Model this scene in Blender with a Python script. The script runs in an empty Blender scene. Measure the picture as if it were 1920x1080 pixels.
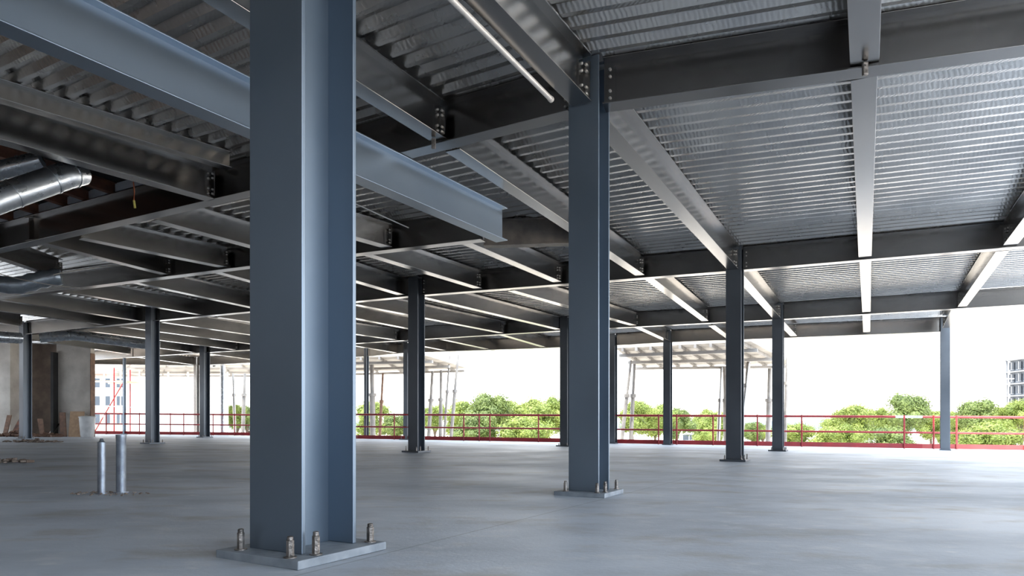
import bpy, math, random
from mathutils import Vector, Matrix
random.seed(7)
SC = bpy.context.scene
COL = SC.collection

# ------------------------------------------------------------------ camera
F = 1265.0            # focal length in pixels of the 1920 wide frame
EYE = 0.65            # camera height above the slab
FALL = 0.0092         # the slab and the roof fall gently to the right
HY = 797.3
cam = bpy.data.cameras.new('camera')
cam.sensor_width = 36.0
cam.lens = F / 1920 * 36
cam.shift_y = (HY - 540) / 1920
cam.clip_end = 3000
co = bpy.data.objects.new('camera', cam)
co.location = (0, 0, EYE)
co.rotation_euler = (math.pi / 2, 0, 0)
COL.objects.link(co)
SC.camera = co
SC.view_settings.view_transform = 'Standard'
SC.view_settings.look = 'None'
SC.view_settings.gamma = 1
SC.view_settings.exposure = 0.93
SC.view_settings.use_curve_mapping = False

# ------------------------------------------------------------------ sky
world = bpy.data.worlds.new('sky')
SC.world = world
world.use_nodes = True
wn, wl = world.node_tree.nodes, world.node_tree.links
wn.clear()
wo = wn.new('ShaderNodeOutputWorld')
bg = wn.new('ShaderNodeBackground')
tc = wn.new('ShaderNodeTexCoord')
sep = wn.new('ShaderNodeSeparateXYZ')
wl.new(tc.outputs['Generated'], sep.inputs[0])
# bright white haze low in front, clear blue overhead and behind
m1 = wn.new('ShaderNodeMapRange')
m1.inputs['From Min'].default_value = 0.02
m1.inputs['From Max'].default_value = 0.75
wl.new(sep.outputs['Z'], m1.inputs['Value'])
m2 = wn.new('ShaderNodeMapRange')
m2.inputs['From Min'].default_value = 0.35
m2.inputs['From Max'].default_value = -0.35
wl.new(sep.outputs['Y'], m2.inputs['Value'])
mx = wn.new('ShaderNodeMath'); mx.operation = 'MAXIMUM'
wl.new(m1.outputs[0], mx.inputs[0]); wl.new(m2.outputs[0], mx.inputs[1])
mc = wn.new('ShaderNodeMix'); mc.data_type = 'RGBA'
mc.inputs[6].default_value = (2.3, 2.2, 2.08, 1)
mc.inputs[7].default_value = (2.75, 3.15, 3.6, 1)
wl.new(mx.outputs[0], mc.inputs[0])
wl.new(mc.outputs[2], bg.inputs['Color'])
bg.inputs['Strength'].default_value = 1.0
wl.new(bg.outputs[0], wo.inputs[0])

sun = bpy.data.lights.new('sun', 'SUN')
sun.energy = 8.0
sun.color = (1.0, 0.93, 0.82)
sun.angle = math.radians(0.6)
so = bpy.data.objects.new('sun', sun)
sd = Vector((-0.35, -0.42, 1.35)).normalized()      # towards the sun
so.rotation_euler = sd.to_track_quat('Z', 'Y').to_euler()
so.location = (20, 10, 40)
COL.objects.link(so)

# ------------------------------------------------------------------ materials
def mat(name, base, rough=0.5, metal=0.0, base2=None, nscale=3.0, bump=0.0, bscale=20.0,
        stretch=(1, 1, 1), rough2=None, emit=None, contrast=(0.35, 0.65), spec=None, trans=0.0):
    m = bpy.data.materials.new(name)
    m.use_nodes = True
    n, l = m.node_tree.nodes, m.node_tree.links
    b = n['Principled BSDF']
    b.inputs['Base Color'].default_value = (*base, 1)
    b.inputs['Roughness'].default_value = rough
    b.inputs['Metallic'].default_value = metal
    if spec is not None:
        b.inputs['Specular IOR Level'].default_value = spec
    g = n.new('ShaderNodeNewGeometry')
    mp = n.new('ShaderNodeMapping')
    mp.inputs['Scale'].default_value = stretch
    l.new(g.outputs['Position'], mp.inputs['Vector'])
    if base2 is not None or rough2 is not None:
        t = n.new('ShaderNodeTexNoise')
        t.inputs['Scale'].default_value = nscale
        t.inputs['Detail'].default_value = 5
        l.new(mp.outputs[0], t.inputs['Vector'])
        r = n.new('ShaderNodeMapRange')
        r.inputs['From Min'].default_value = contrast[0]
        r.inputs['From Max'].default_value = contrast[1]
        l.new(t.outputs['Fac'], r.inputs['Value'])
        if base2 is not None:
            x = n.new('ShaderNodeMix'); x.data_type = 'RGBA'
            x.inputs[6].default_value = (*base, 1)
            x.inputs[7].default_value = (*base2, 1)
            l.new(r.outputs[0], x.inputs[0])
            l.new(x.outputs[2], b.inputs['Base Color'])
        if rough2 is not None:
            q = n.new('ShaderNodeMapRange')
            q.inputs['To Min'].default_value = rough
            q.inputs['To Max'].default_value = rough2
            l.new(r.outputs[0], q.inputs['Value'])
            l.new(q.outputs[0], b.inputs['Roughness'])
    if bump:
        t2 = n.new('ShaderNodeTexNoise')
        t2.inputs['Scale'].default_value = bscale
        t2.inputs['Detail'].default_value = 3
        l.new(mp.outputs[0], t2.inputs['Vector'])
        bp = n.new('ShaderNodeBump')
        bp.inputs['Strength'].default_value = bump
        bp.inputs['Distance'].default_value = 0.02
        l.new(t2.outputs['Fac'], bp.inputs['Height'])
        l.new(bp.outputs[0], b.inputs['Normal'])
    if trans:
        b.inputs['Transmission Weight'].default_value = trans
    return m

STEEL = mat('painted_steel', (0.30, 0.292, 0.283), 0.23, 1.0, (0.355, 0.34, 0.325), 0.6)
GIRD = mat('shaded_girder_steel', (0.21, 0.205, 0.20), 0.24, 1.0, (0.25, 0.242, 0.235), 0.5)  # darker than the beams: shade on camera-facing webs put into the colour
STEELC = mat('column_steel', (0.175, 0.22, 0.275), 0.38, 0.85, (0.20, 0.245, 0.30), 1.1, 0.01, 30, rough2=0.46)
BLUE = mat('skylit_beam_steel', (0.265, 0.325, 0.40), 0.36, 0.9, (0.30, 0.36, 0.43), 0.8)  # brighter, bluer steel: cool skylight on the web put into the colour
PLATE = mat('dusty_plate_steel', (0.27, 0.30, 0.335), 0.6, 0.25, (0.19, 0.215, 0.245), 9, rough2=.7)
BOLTL = mat('bright_bolt', (0.55, 0.52, 0.48), 0.4, 0.7, (0.42, 0.40, 0.37), 20)
BOLT = mat('bolt_steel', (0.30, 0.27, 0.25), 0.45, 0.85, (0.12, 0.11, 0.10), 25, 0.3, 60)
GALV = mat('galvanised_duct', (0.62, 0.65, 0.68), 0.22, 0.95, (0.45, 0.48, 0.52), 6, 0.06, 9, rough2=0.38)
PIPE = mat('pipe_metal', (0.36, 0.40, 0.46), 0.38, 0.8, (0.25, 0.28, 0.33), 14, 0.1, 40)
PALEPIPE = mat('pale_pipe', (0.66, 0.60, 0.55), 0.35, 0.3, (0.56, 0.52, 0.48), 5)
RED = mat('red_paint', (0.30, 0.014, 0.018), 0.45, 0.1, (0.22, 0.012, 0.016), 3, 0.05, 30)
PINKRED = mat('sunlit_red_paint', (0.34, 0.05, 0.045), 0.5, 0.1, (0.30, 0.035, 0.035), 3)  # paler copy of the rail red, sunlight put into the colour
PLASTER = mat('pale_plaster', (0.52, 0.48, 0.43), 0.9, 0, (0.38, 0.34, 0.30), 1.4, 0.4, 12)
BLOCK = mat('brown_block', (0.20, 0.155, 0.125), 0.9, 0, (0.13, 0.10, 0.085), 2.5, 0.5, 10)
RUST = mat('rusty_joist', (0.20, 0.085, 0.05), 0.7, 0.2, (0.09, 0.045, 0.035), 5, 0.3, 20)
DARKBOARD = mat('dark_board', (0.03, 0.028, 0.027), 0.85, 0, (0.015, 0.014, 0.014), 2)
PLY = mat('plywood', (0.42, 0.28, 0.17), 0.8, 0, (0.33, 0.21, 0.13), 8, 0.1, 20)
TIMBER = mat('timber', (0.20, 0.11, 0.07), 0.8, 0, (0.12, 0.07, 0.05), 7, 0.1, 20)
WHITEP = mat('white_plastic', (0.62, 0.62, 0.62), 0.5, 0, (0.5, 0.5, 0.5), 5)
WHITEWALL = mat('white_render', (0.80, 0.80, 0.79), 0.85, 0, (0.70, 0.70, 0.69), 0.8)
PROPM = mat('pale_prop', (0.22, 0.21, 0.20), 0.6, 0.2, (0.15, 0.14, 0.135), 3)
FORM = mat('formwork_board', (0.36, 0.345, 0.33), 0.8, 0, (0.25, 0.235, 0.22), 1.2, 0.1, 10)
FACADE = mat('grey_facade', (0.11, 0.125, 0.15), 0.8, 0, (0.16, 0.175, 0.20), 0.4)
FACADE2 = mat('brown_facade', (0.30, 0.22, 0.19), 0.8, 0, (0.38, 0.30, 0.26), 0.4)
GLASS = mat('window_glass', (0.02, 0.028, 0.04), 0.25, 0.0, (0.03, 0.04, 0.055), 0.5)
BARK = mat('bark', (0.10, 0.07, 0.05), 0.9, 0, (0.06, 0.045, 0.035), 6)
ROAD = mat('pale_paving', (0.60, 0.54, 0.46), 0.9, 0, (0.50, 0.45, 0.39), 0.05)
CARW = mat('car_white', (0.75, 0.76, 0.78), 0.3, 0.1, (0.68, 0.70, 0.72), 3)
CARG = mat('car_grey', (0.28, 0.30, 0.33), 0.3, 0.4, (0.22, 0.24, 0.27), 3)
RUBBER = mat('rubber', (0.02, 0.02, 0.02), 0.7, 0, (0.03, 0.03, 0.03), 10)
RUBBLE = mat('rubble', (0.30, 0.25, 0.21), 0.95, 0, (0.18, 0.13, 0.10), 12, 0.6, 30)
ORANGE = mat('orange_cable', (0.50, 0.14, 0.05), 0.6, 0, (0.38, 0.10, 0.04), 20)
YELLOW = mat('yellow_tape', (0.60, 0.55, 0.15), 0.6, 0, (0.5, 0.42, 0.1), 20)
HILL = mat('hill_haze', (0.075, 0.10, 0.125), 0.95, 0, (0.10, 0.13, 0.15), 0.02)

def leaf_mat(name, c1, c2):
    m = bpy.data.materials.new(name); m.use_nodes = True
    n, l = m.node_tree.nodes, m.node_tree.links
    b = n['Principled BSDF']; out = n['Material Output']
    g = n.new('ShaderNodeNewGeometry')
    t = n.new('ShaderNodeTexNoise'); t.inputs['Scale'].default_value = 0.9; t.inputs['Detail'].default_value = 4
    l.new(g.outputs['Position'], t.inputs['Vector'])
    r = n.new('ShaderNodeMapRange'); r.inputs['From Min'].default_value = .35; r.inputs['From Max'].default_value = .65
    l.new(t.outputs['Fac'], r.inputs['Value'])
    x = n.new('ShaderNodeMix'); x.data_type = 'RGBA'
    x.inputs[6].default_value = (*c1, 1); x.inputs[7].default_value = (*c2, 1)
    l.new(r.outputs[0], x.inputs[0]); l.new(x.outputs[2], b.inputs['Base Color'])
    b.inputs['Roughness'].default_value = 0.6
    tr = n.new('ShaderNodeBsdfTranslucent'); l.new(x.outputs[2], tr.inputs['Color'])
    ms = n.new('ShaderNodeMixShader'); ms.inputs[0].default_value = 0.35
    l.new(b.outputs[0], ms.inputs[1]); l.new(tr.outputs[0], ms.inputs[2])
    l.new(ms.outputs[0], out.inputs['Surface'])
    return m
LEAF = leaf_mat('leaf_bright', (0.11, 0.155, 0.022), (0.19, 0.235, 0.045))
LEAFD = leaf_mat('leaf_dark', (0.065, 0.10, 0.02), (0.12, 0.16, 0.032))

def floor_mat():
    m = bpy.data.materials.new('concrete_slab'); m.use_nodes = True
    n, l = m.node_tree.nodes, m.node_tree.links
    b = n['Principled BSDF']; b.inputs['Specular IOR Level'].default_value = .3
    g = n.new('ShaderNodeNewGeometry')
    mp = n.new('ShaderNodeMapping'); mp.inputs['Rotation'].default_value = (0, 0, math.radians(-12))
    mp.inputs['Scale'].default_value = (0.7, 1.15, 1)
    l.new(g.outputs['Position'], mp.inputs['Vector'])
    def noise(sc, det, vec=mp, rough=.6):
        t = n.new('ShaderNodeTexNoise'); t.inputs['Scale'].default_value = sc
        t.inputs['Detail'].default_value = det; t.inputs['Roughness'].default_value = rough
        l.new(vec.outputs[0], t.inputs['Vector']); return t
    def rng(s, a, c, to0=0, to1=1):
        r = n.new('ShaderNodeMapRange')
        for k, v in (('From Min', a), ('From Max', c), ('To Min', to0), ('To Max', to1)):
            r.inputs[k].default_value = v
        l.new(s, r.inputs['Value']); return r
    def mix(a, c, f):
        x = n.new('ShaderNodeMix'); x.data_type = 'RGBA'
        if isinstance(a, tuple): x.inputs[6].default_value = (*a, 1)
        else: l.new(a, x.inputs[6])
        x.inputs[7].default_value = (*c, 1)
        l.new(f, x.inputs[0]); return x.outputs[2]
    big = noise(0.7, 6); fine = noise(5, 8); vf = noise(40, 4)
    c = mix((0.49, 0.54, 0.61), (0.36, 0.395, 0.445), rng(big.outputs['Fac'], .36, .66).outputs[0])
    c = mix(c, (0.58, 0.59, 0.61), rng(fine.outputs['Fac'], .54, .70, 0, .55).outputs[0])
    c = mix(c, (0.33, 0.32, 0.305), rng(noise(1.7, 7).outputs['Fac'], .52, .68, 0, .75).outputs[0])
    c = mix(c, (0.68, 0.67, 0.66), rng(noise(2.6, 4).outputs['Fac'], .66, .74, 0, .75).outputs[0])
    # saw-cut joints on the column grid
    mj = n.new('ShaderNodeMapping'); mj.inputs['Rotation'].default_value = (0, 0, math.radians(29))
    l.new(g.outputs['Position'], mj.inputs['Vector'])
    sj = n.new('ShaderNodeSeparateXYZ'); l.new(mj.outputs[0], sj.inputs[0])
    for ax, off in (('X', 2.2), ('Y', -6.3)):
        ad1 = n.new('ShaderNodeMath'); ad1.operation = 'ADD'; ad1.inputs[1].default_value = off
        l.new(sj.outputs[ax], ad1.inputs[0])
        pp_ = n.new('ShaderNodeMath'); pp_.operation = 'PINGPONG'; pp_.inputs[1].default_value = 3.5
        l.new(ad1.outputs[0], pp_.inputs[0])
        lt = n.new('ShaderNodeMath'); lt.operation = 'LESS_THAN'; lt.inputs[1].default_value = .006
        l.new(pp_.outputs[0], lt.inputs[0])
        sc_ = n.new('ShaderNodeMath'); sc_.operation = 'MULTIPLY'; sc_.inputs[1].default_value = .55
        l.new(lt.outputs[0], sc_.inputs[0])
        c = mix(c, (0.20, 0.21, 0.22), sc_.outputs[0])
    l.new(c, b.inputs['Base Color'])
    rr = rng(big.outputs['Fac'], .35, .7, .46, .64)
    l.new(rr.outputs[0], b.inputs['Roughness'])
    bp = n.new('ShaderNodeBump'); bp.inputs['Strength'].default_value = .12; bp.inputs['Distance'].default_value = .02
    ad = n.new('ShaderNodeMath'); ad.operation = 'ADD'
    l.new(fine.outputs['Fac'], ad.inputs[0]); l.new(vf.outputs['Fac'], ad.inputs[1])
    l.new(ad.outputs[0], bp.inputs['Height']); l.new(bp.outputs[0], b.inputs['Normal'])
    return m
CONC = floor_mat()
SLABG = mat('tower_slab', (0.20, 0.215, 0.235), 0.85, 0, (0.15, 0.16, 0.18), 0.4)

def deck_mat():
    m = bpy.data.materials.new('galvanised_deck'); m.use_nodes = True
    n, l = m.node_tree.nodes, m.node_tree.links
    b = n['Principled BSDF']; b.inputs['Metallic'].default_value = 0.9
    g = n.new('ShaderNodeNewGeometry')
    mp = n.new('ShaderNodeMapping'); mp.inputs['Rotation'].default_value = (0, 0, math.radians(24))
    l.new(g.outputs['Position'], mp.inputs['Vector'])
    mp2 = n.new('ShaderNodeMapping'); mp2.inputs['Scale'].default_value = (1, .25, 1)
    l.new(mp.outputs[0], mp2.inputs['Vector'])
    t = n.new('ShaderNodeTexNoise'); t.inputs['Scale'].default_value = 1.6; t.inputs['Detail'].default_value = 6
    l.new(mp.outputs[0], t.inputs['Vector'])
    r = n.new('ShaderNodeMapRange'); r.inputs['From Min'].default_value = .3; r.inputs['From Max'].default_value = .7
    l.new(t.outputs['Fac'], r.inputs['Value'])
    x = n.new('ShaderNodeMix'); x.data_type = 'RGBA'
    x.inputs[6].default_value = (0.60, 0.57, 0.53, 1); x.inputs[7].default_value = (0.42, 0.405, 0.39, 1)
    l.new(r.outputs[0], x.inputs[0]); l.new(x.outputs[2], b.inputs['Base Color'])
    q = n.new('ShaderNodeMapRange'); q.inputs['To Min'].default_value = .20; q.inputs['To Max'].default_value = .32
    l.new(r.outputs[0], q.inputs['Value']); l.new(q.outputs[0], b.inputs['Roughness'])
    # slanting embossments rolled into the flute sides
    w = n.new('ShaderNodeTexWave'); w.inputs['Scale'].default_value = 13; w.inputs['Distortion'].default_value = 3.0; w.bands_direction = 'DIAGONAL'
    w.inputs['Detail'].default_value = 1.5
    l.new(mp.outputs[0], w.inputs['Vector'])
    v = n.new('ShaderNodeTexNoise'); v.inputs['Scale'].default_value = 22; l.new(mp.outputs[0], v.inputs['Vector'])
    ad = n.new('ShaderNodeMath'); ad.operation = 'ADD'
    l.new(w.outputs['Fac'], ad.inputs[0]); l.new(v.outputs['Fac'], ad.inputs[1])
    bp = n.new('ShaderNodeBump'); bp.inputs['Strength'].default_value = .12; bp.inputs['Distance'].default_value = .006
    l.new(ad.outputs[0], bp.inputs['Height']); l.new(bp.outputs[0], b.inputs['Normal'])
    return m
DECK = deck_mat()

# ------------------------------------------------------------------ coordinates
def hor(x): return HY + FALL * (x - 960)
def P(x, y, rel):
    """point of the level rel metres above the eye that the photograph shows at x, y"""
    d = F * rel / (hor(x) - y)
    return Vector(((x - 960) / F * d, d))
def G(x, d):
    """plan point at distance d in the direction of image column x"""
    return Vector(((x - 960) / F * d, d))
def W(p, z):
    return Vector((p[0], p[1], z - FALL * p[0]))
TH = math.radians(29)
A = Vector((math.sin(TH), math.cos(TH)))
B = Vector((math.cos(TH), -math.sin(TH)))
def AB(a, b): return A * a + B * b
def toab(p): return p.dot(A), p.dot(B)

BOT = 2.99            # underside of the girders above the eye
DEP = 0.44            # depth of a girder
ZB = EYE + BOT
ZT = ZB + DEP

# ------------------------------------------------------------------ mesh helpers
class MB:
    def __init__(s): s.v = []; s.f = []
    def add(s, vs, fs):
        o = len(s.v); s.v += [Vector(v) for v in vs]; s.f += [tuple(o + i for i in f) for f in fs]
        return s
    def hexa(s, lo, hi):     # two quads (lists of 4 points) joined into a solid
        return s.add(list(lo) + list(hi), [(3, 2, 1, 0), (4, 5, 6, 7), (0, 1, 5, 4), (1, 2, 6, 5), (2, 3, 7, 6), (3, 0, 4, 7)])
    def box(s, c, x, y, z, ux=Vector((1, 0, 0)), uy=Vector((0, 1, 0)), uz=Vector((0, 0, 1))):
        c = Vector(c); q = []
        for k in (-1, 1):
            for i, j in ((-1, -1), (1, -1), (1, 1), (-1, 1)):
                q.append(c + ux * (i * x / 2) + uy * (j * y / 2) + uz * (k * z / 2))
        return s.hexa(q[:4], q[4:])
    def tube(s, pts, r, n=12, cap=True, r1=None):
        pts = [Vector(p) for p in pts]; rings = []
        for i, p in enumerate(pts):
            if i == 0: d = pts[1] - p
            elif i == len(pts) - 1: d = p - pts[i - 1]
            else: d = pts[i + 1] - pts[i - 1]
            d.normalize()
            u = d.cross(Vector((0, 0, 1)))
            if u.length < 1e-3: u = Vector((1, 0, 0))
            u.normalize(); w = u.cross(d)
            rr = r[i] if isinstance(r, (list, tuple)) else r
            rings.append([p + u * (math.cos(2 * math.pi * k / n) * rr) + w * (math.sin(2 * math.pi * k / n) * rr) for k in range(n)])
        o = len(s.v)
        for rg in rings: s.v += rg
        for i in range(len(pts) - 1):
            for k in range(n):
                a = o + i * n + k; b2 = o + i * n + (k + 1) % n
                s.f.append((a, b2, b2 + n, a + n))
        if cap:
            s.f.append(tuple(o + k for k in range(n))[::-1])
            s.f.append(tuple(o + (len(pts) - 1) * n + k for k in range(n)))
        return s
    def build(s, name, m, parent=None, smooth=False, loc=None):
        me = bpy.data.meshes.new(name)
        if loc is None:
            loc = Vector((0, 0, 0)) if parent is None else parent.location.copy()
            if parent is not None and parent.parent is not None:
                loc = loc + parent.parent.location
        me.from_pydata([v - loc for v in s.v], [], s.f)
        me.materials.append(m)
        me.validate(); me.update()
        import bmesh
        b = bmesh.new(); b.from_mesh(me); bmesh.ops.recalc_face_normals(b, faces=b.faces); b.to_mesh(me); b.free()
        if smooth:
            for p in me.polygons: p.use_smooth = True
            try: me.set_sharp_from_angle(angle=math.radians(40))
            except Exception: pass
        o = bpy.data.objects.new(name, me)
        COL.objects.link(o)
        if parent is not None: o.parent = parent
        else: o.location = loc
        return o

def tag(o, label=None, cat=None, group=None, kind=None):
    if label: o['label'] = label
    if cat: o['category'] = cat
    if group: o['group'] = group
    if kind: o['kind'] = kind
    return o
def empty(name, loc, label, cat, group=None):
    o = bpy.data.objects.new(name, None)
    o.location = loc; o.empty_display_size = .2
    COL.objects.link(o)
    return tag(o, label, cat, group)
def struct(o): o['kind'] = 'structure'; return o

def bevel(o, w=.003, seg=2):
    md = o.modifiers.new('bevel', 'BEVEL'); md.width = w; md.segments = seg; md.limit_method = 'ANGLE'
    return o

# ------------------------------------------------------------------ the slab, the ground, the walls
# slab edge, a little outside the guard rail
RAIL = [Vector((-31, 34.6)), Vector((-21.5, 34.4)), Vector((-13.1, 34.0)), Vector((-6.6, 29.0)), Vector((5.5, 24.6)), Vector((13.5, 22.2)), Vector((20.5, 20.1))]
edge = [p + Vector((0.05, 0.35)) for p in RAIL]
poly = [AB(-10.5, 7.4), AB(-10.5, -34), Vector((-34, 22)), Vector((-34, 34.9))] + edge + [AB(19, 9.0)]
def polyslab(name, pts, z0, z1, m):
    mb = MB(); n = len(pts)
    lo = [W(p, z0) for p in pts]; hi = [W(p, z1) for p in pts]
    mb.add(lo + hi, [tuple(range(n))[::-1], tuple(range(n, 2 * n))] + [(i, (i + 1) % n, n + (i + 1) % n, n + i) for i in range(n)])
    return mb.build(name, m)
struct(polyslab('floor', poly, -0.35, 0.0, CONC))
gm = MB()
gm.add([(-900, -60, -3.3), (900, -60, -3.3), (900, 1500, -3.3), (-900, 1500, -3.3)], [(0, 1, 2, 3)])
gd = gm.build('ground', ROAD); gd['kind'] = 'structure'

# ------------------------------------------------------------------ I beams
def ibeam(name, p0, p1, label, cat='beam', group=None, zb=ZB, dep=DEP, w=0.19, tf=0.016, tw=0.012, plates=(), bolts=False, m=None, flat=False):
    m = m or STEEL
    group = group or {'beam': 'steel beams framing between the girders', 'girder': 'steel girders under the metal deck'}.get(cat)
    p0 = Vector(p0[:2]); p1 = Vector(p1[:2])
    d = (p1 - p0).normalized(); s = Vector((d.y, -d.x))
    f0 = 0 if flat else 1
    def pt(p, off, z): q = p + s * off; return Vector((q.x, q.y, z - FALL * q.x))
    root = empty(name, pt(p0, 0, zb), label, cat, group); root['kind'] = 'thing'
    def bar(nm, o0, o1, z0, z1):
        mb = MB()
        mb.hexa([pt(p0, o0, z0), pt(p1, o0, z0), pt(p1, o1, z0), pt(p0, o1, z0)],
                [pt(p0, o0, z1), pt(p1, o0, z1), pt(p1, o1, z1), pt(p0, o1, z1)])
        return mb.build(nm, m, root)
    bevel(bar('bottom_flange', -w / 2, w / 2, zb, zb + tf), .003)
    bevel(bar('top_flange', -w / 2, w / 2, zb + dep - tf, zb + dep), .003)
    bar('web', -tw / 2, tw / 2, zb + tf, zb + dep - tf)
    # bolted shear plates near the ends, with rows of bolts
    for e in plates:
        q = p0 if e == 0 else p1
        dd = d if e == 0 else -d
        for side in (-1, 1):
            mb = MB()
            a0 = q + dd * .012; a1 = q + dd * .11
            o0 = side * (tw / 2 + .0005); o1 = side * (tw / 2 + .012)
            z0, z1 = zb + tf + .03, zb + dep - tf - .05
            def pa(a, off, z): r = a + s * off; return Vector((r.x, r.y, z - FALL * r.x))
            mb.hexa([pa(a0, o0, z0), pa(a1, o0, z0), pa(a1, o1, z0), pa(a0, o1, z0)],
                    [pa(a0, o0, z1), pa(a1, o0, z1), pa(a1, o1, z1), pa(a0, o1, z1)])
            pl = mb.build('shear_plate', m, root)
            if bolts:
                for k in range(5):
                    zz = z0 + .03 + (z1 - z0 - .06) * k / 4
                    if k == 2: continue
                    c = q + dd * .06
                    b0 = pa(c, o1, zz); b1 = pa(c, o1 + side * .014, zz); b2 = pa(c, o1 + side * .02, zz)
                    MB().tube([b0, b1, b2], [.014, .014, .009], 8).build('bolt', BOLTL, pl)
    # clip angles flat against the web of the girder at the far end, two columns of bolts
    if cat == 'beam' and 1 in plates:
        c0 = p1 - d * .012; c1 = p1 - d * .001
        for side in (-1, 1):
            o0 = side * .008; o1 = side * .085
            z0, z1 = zb + tf + .03, zb + dep - tf - .05
            q4 = [c0 + s * o0, c1 + s * o0, c1 + s * o1, c0 + s * o1]
            ca = MB().hexa([W(v, z0) for v in q4], [W(v, z1) for v in q4]).build('clip_angle', m, root)
            for k in range(4):
                zz = z0 + .03 + (z1 - z0 - .06) * (0, .22, .78, 1)[k]
                c = c0 + s * (side * .052)
                MB().tube([W(c, zz), W(c - d * .016, zz), W(c - d * .022, zz)], [.014, .014, .008], 8).build('bolt', BOLTL, ca)
    return root

# ------------------------------------------------------------------ girder lines (they cross the picture)
def lin(*pts): return [P(x, y, BOT) for x, y in pts]
C2c = Vector((0.735, 6.415)); C3c = G(1378, 12.95); C4c = G(1459, 18.7)
C5c = G(1772, 20.75); D2c = G(781, 15.75); K1c = G(286, 20.1); K2c = G(48, 23.5)
B1 = [P(-260, 530, BOT), P(240, 417, BOT), P(520, 352, BOT), P(777, 289, BOT), C2c + Vector((-.02, -.02)), P(1920, 96, BOT)]
d = (B1[-1] - B1[-2]).normalized(); B1.append(B1[-1] + d * 4.4)
G2 = [P(-300, 598, BOT), P(240, 530, BOT), P(480, 500, BOT), P(905, 451, BOT)]
B2 = [P(-330, 655, BOT), K2c, K1c, D2c, C3c, P(1920, 464, BOT)]
B2.append(B2[-1] + (B2[-1] - B2[-2]).normalized() * 3.3)
E1c = G(1060, 21.25); E2c = G(384, 29.0)
B3 = [P(-100, 692, BOT), P(172, 672, BOT), E2c, E1c, C4c, P(1810, 577, BOT), P(1920, 571, BOT)]
B3.append(B3[-1] + (B3[-1] - B3[-2]).normalized() * 2.4)
F1c = G(1252, 24.0); F0c = G(1149, 25.1); FL1 = G(687, 30.0); FL2 = G(763, 28.3)
B4 = [Vector((-31, 34.9)), G(172, 35.3), G(369, 35.6), FL1, FL2, F0c, F1c, C5c]

def line_a(line):
    ab = sorted([toab(p)[::-1] for p in line])
    def f(b):
        if b <= ab[0][0]: i = 0
        elif b >= ab[-1][0]: i = len(ab) - 2
        else:
            i = 0
            while ab[i + 1][0] < b: i += 1
        (b0, a0), (b1, a1) = ab[i], ab[i + 1]
        return a0 + (a1 - a0) * (b - b0) / (b1 - b0)
    return f
fB1, fB2, fB3, fB4, fG2 = map(line_a, (B1, B2, B3, B4, G2))
f0 = lambda b: fB1(b) - 13.0

def cut(p, q, r0, r1):
    d = (q - p).normalized(); return p + d * r0, q - d * r1
GN = 'steel_girder'
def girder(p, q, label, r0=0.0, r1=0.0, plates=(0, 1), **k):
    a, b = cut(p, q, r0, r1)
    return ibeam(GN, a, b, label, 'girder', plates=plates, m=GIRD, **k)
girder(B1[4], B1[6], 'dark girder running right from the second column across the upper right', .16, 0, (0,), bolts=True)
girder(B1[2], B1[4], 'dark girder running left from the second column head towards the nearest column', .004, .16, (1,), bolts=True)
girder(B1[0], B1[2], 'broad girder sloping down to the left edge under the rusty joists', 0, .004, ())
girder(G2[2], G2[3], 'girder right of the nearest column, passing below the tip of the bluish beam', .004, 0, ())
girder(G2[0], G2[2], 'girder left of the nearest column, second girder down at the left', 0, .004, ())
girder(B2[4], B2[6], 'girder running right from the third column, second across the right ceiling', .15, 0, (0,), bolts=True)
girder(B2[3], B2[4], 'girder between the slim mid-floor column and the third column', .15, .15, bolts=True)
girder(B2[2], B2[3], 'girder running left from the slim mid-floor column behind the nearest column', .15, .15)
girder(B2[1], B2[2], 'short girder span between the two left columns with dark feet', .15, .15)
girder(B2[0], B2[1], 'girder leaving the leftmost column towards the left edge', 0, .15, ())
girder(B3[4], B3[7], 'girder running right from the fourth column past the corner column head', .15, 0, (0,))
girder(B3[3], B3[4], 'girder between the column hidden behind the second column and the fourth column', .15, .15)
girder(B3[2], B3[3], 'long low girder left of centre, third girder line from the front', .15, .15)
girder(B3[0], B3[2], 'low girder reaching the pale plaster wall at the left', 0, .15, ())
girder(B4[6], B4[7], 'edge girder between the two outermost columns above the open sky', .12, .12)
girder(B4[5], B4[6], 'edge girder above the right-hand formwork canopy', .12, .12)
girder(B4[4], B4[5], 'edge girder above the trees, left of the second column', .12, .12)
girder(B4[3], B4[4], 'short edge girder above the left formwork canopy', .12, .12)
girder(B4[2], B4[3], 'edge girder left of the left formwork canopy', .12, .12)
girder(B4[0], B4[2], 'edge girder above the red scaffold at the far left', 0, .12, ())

# girder carrying on behind the tip of the bluish beam, dusty brown
DUSTY = mat('dusty_steel', (0.22, 0.19, 0.165), 0.65, 0.3, (0.13, 0.115, 0.105), 4, .3, 15)
ibeam(GN, P(908, 463, BOT), P(1103, 458, BOT), 'dusty brown girder between the tip of the bluish beam and the second column', 'girder', m=DUSTY)

# ------------------------------------------------------------------ beams between the girders
SB = ZB + .028; SD = DEP - .046
REL = BOT + .028
def sec(x0, y0, x1, y1, label, e0=0.05, e1=0.075, bolts=False, rel=REL, **k):
    p, q = P(x0, y0, rel), P(x1, y1, rel)
    d = (q - p).normalized()
    k.setdefault('plates', (0, 1))
    return ibeam('steel_beam', p - d * e0, q + d * e1, label, 'beam', zb=EYE + rel, dep=k.pop('dep', SD), bolts=bolts, **k)
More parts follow.
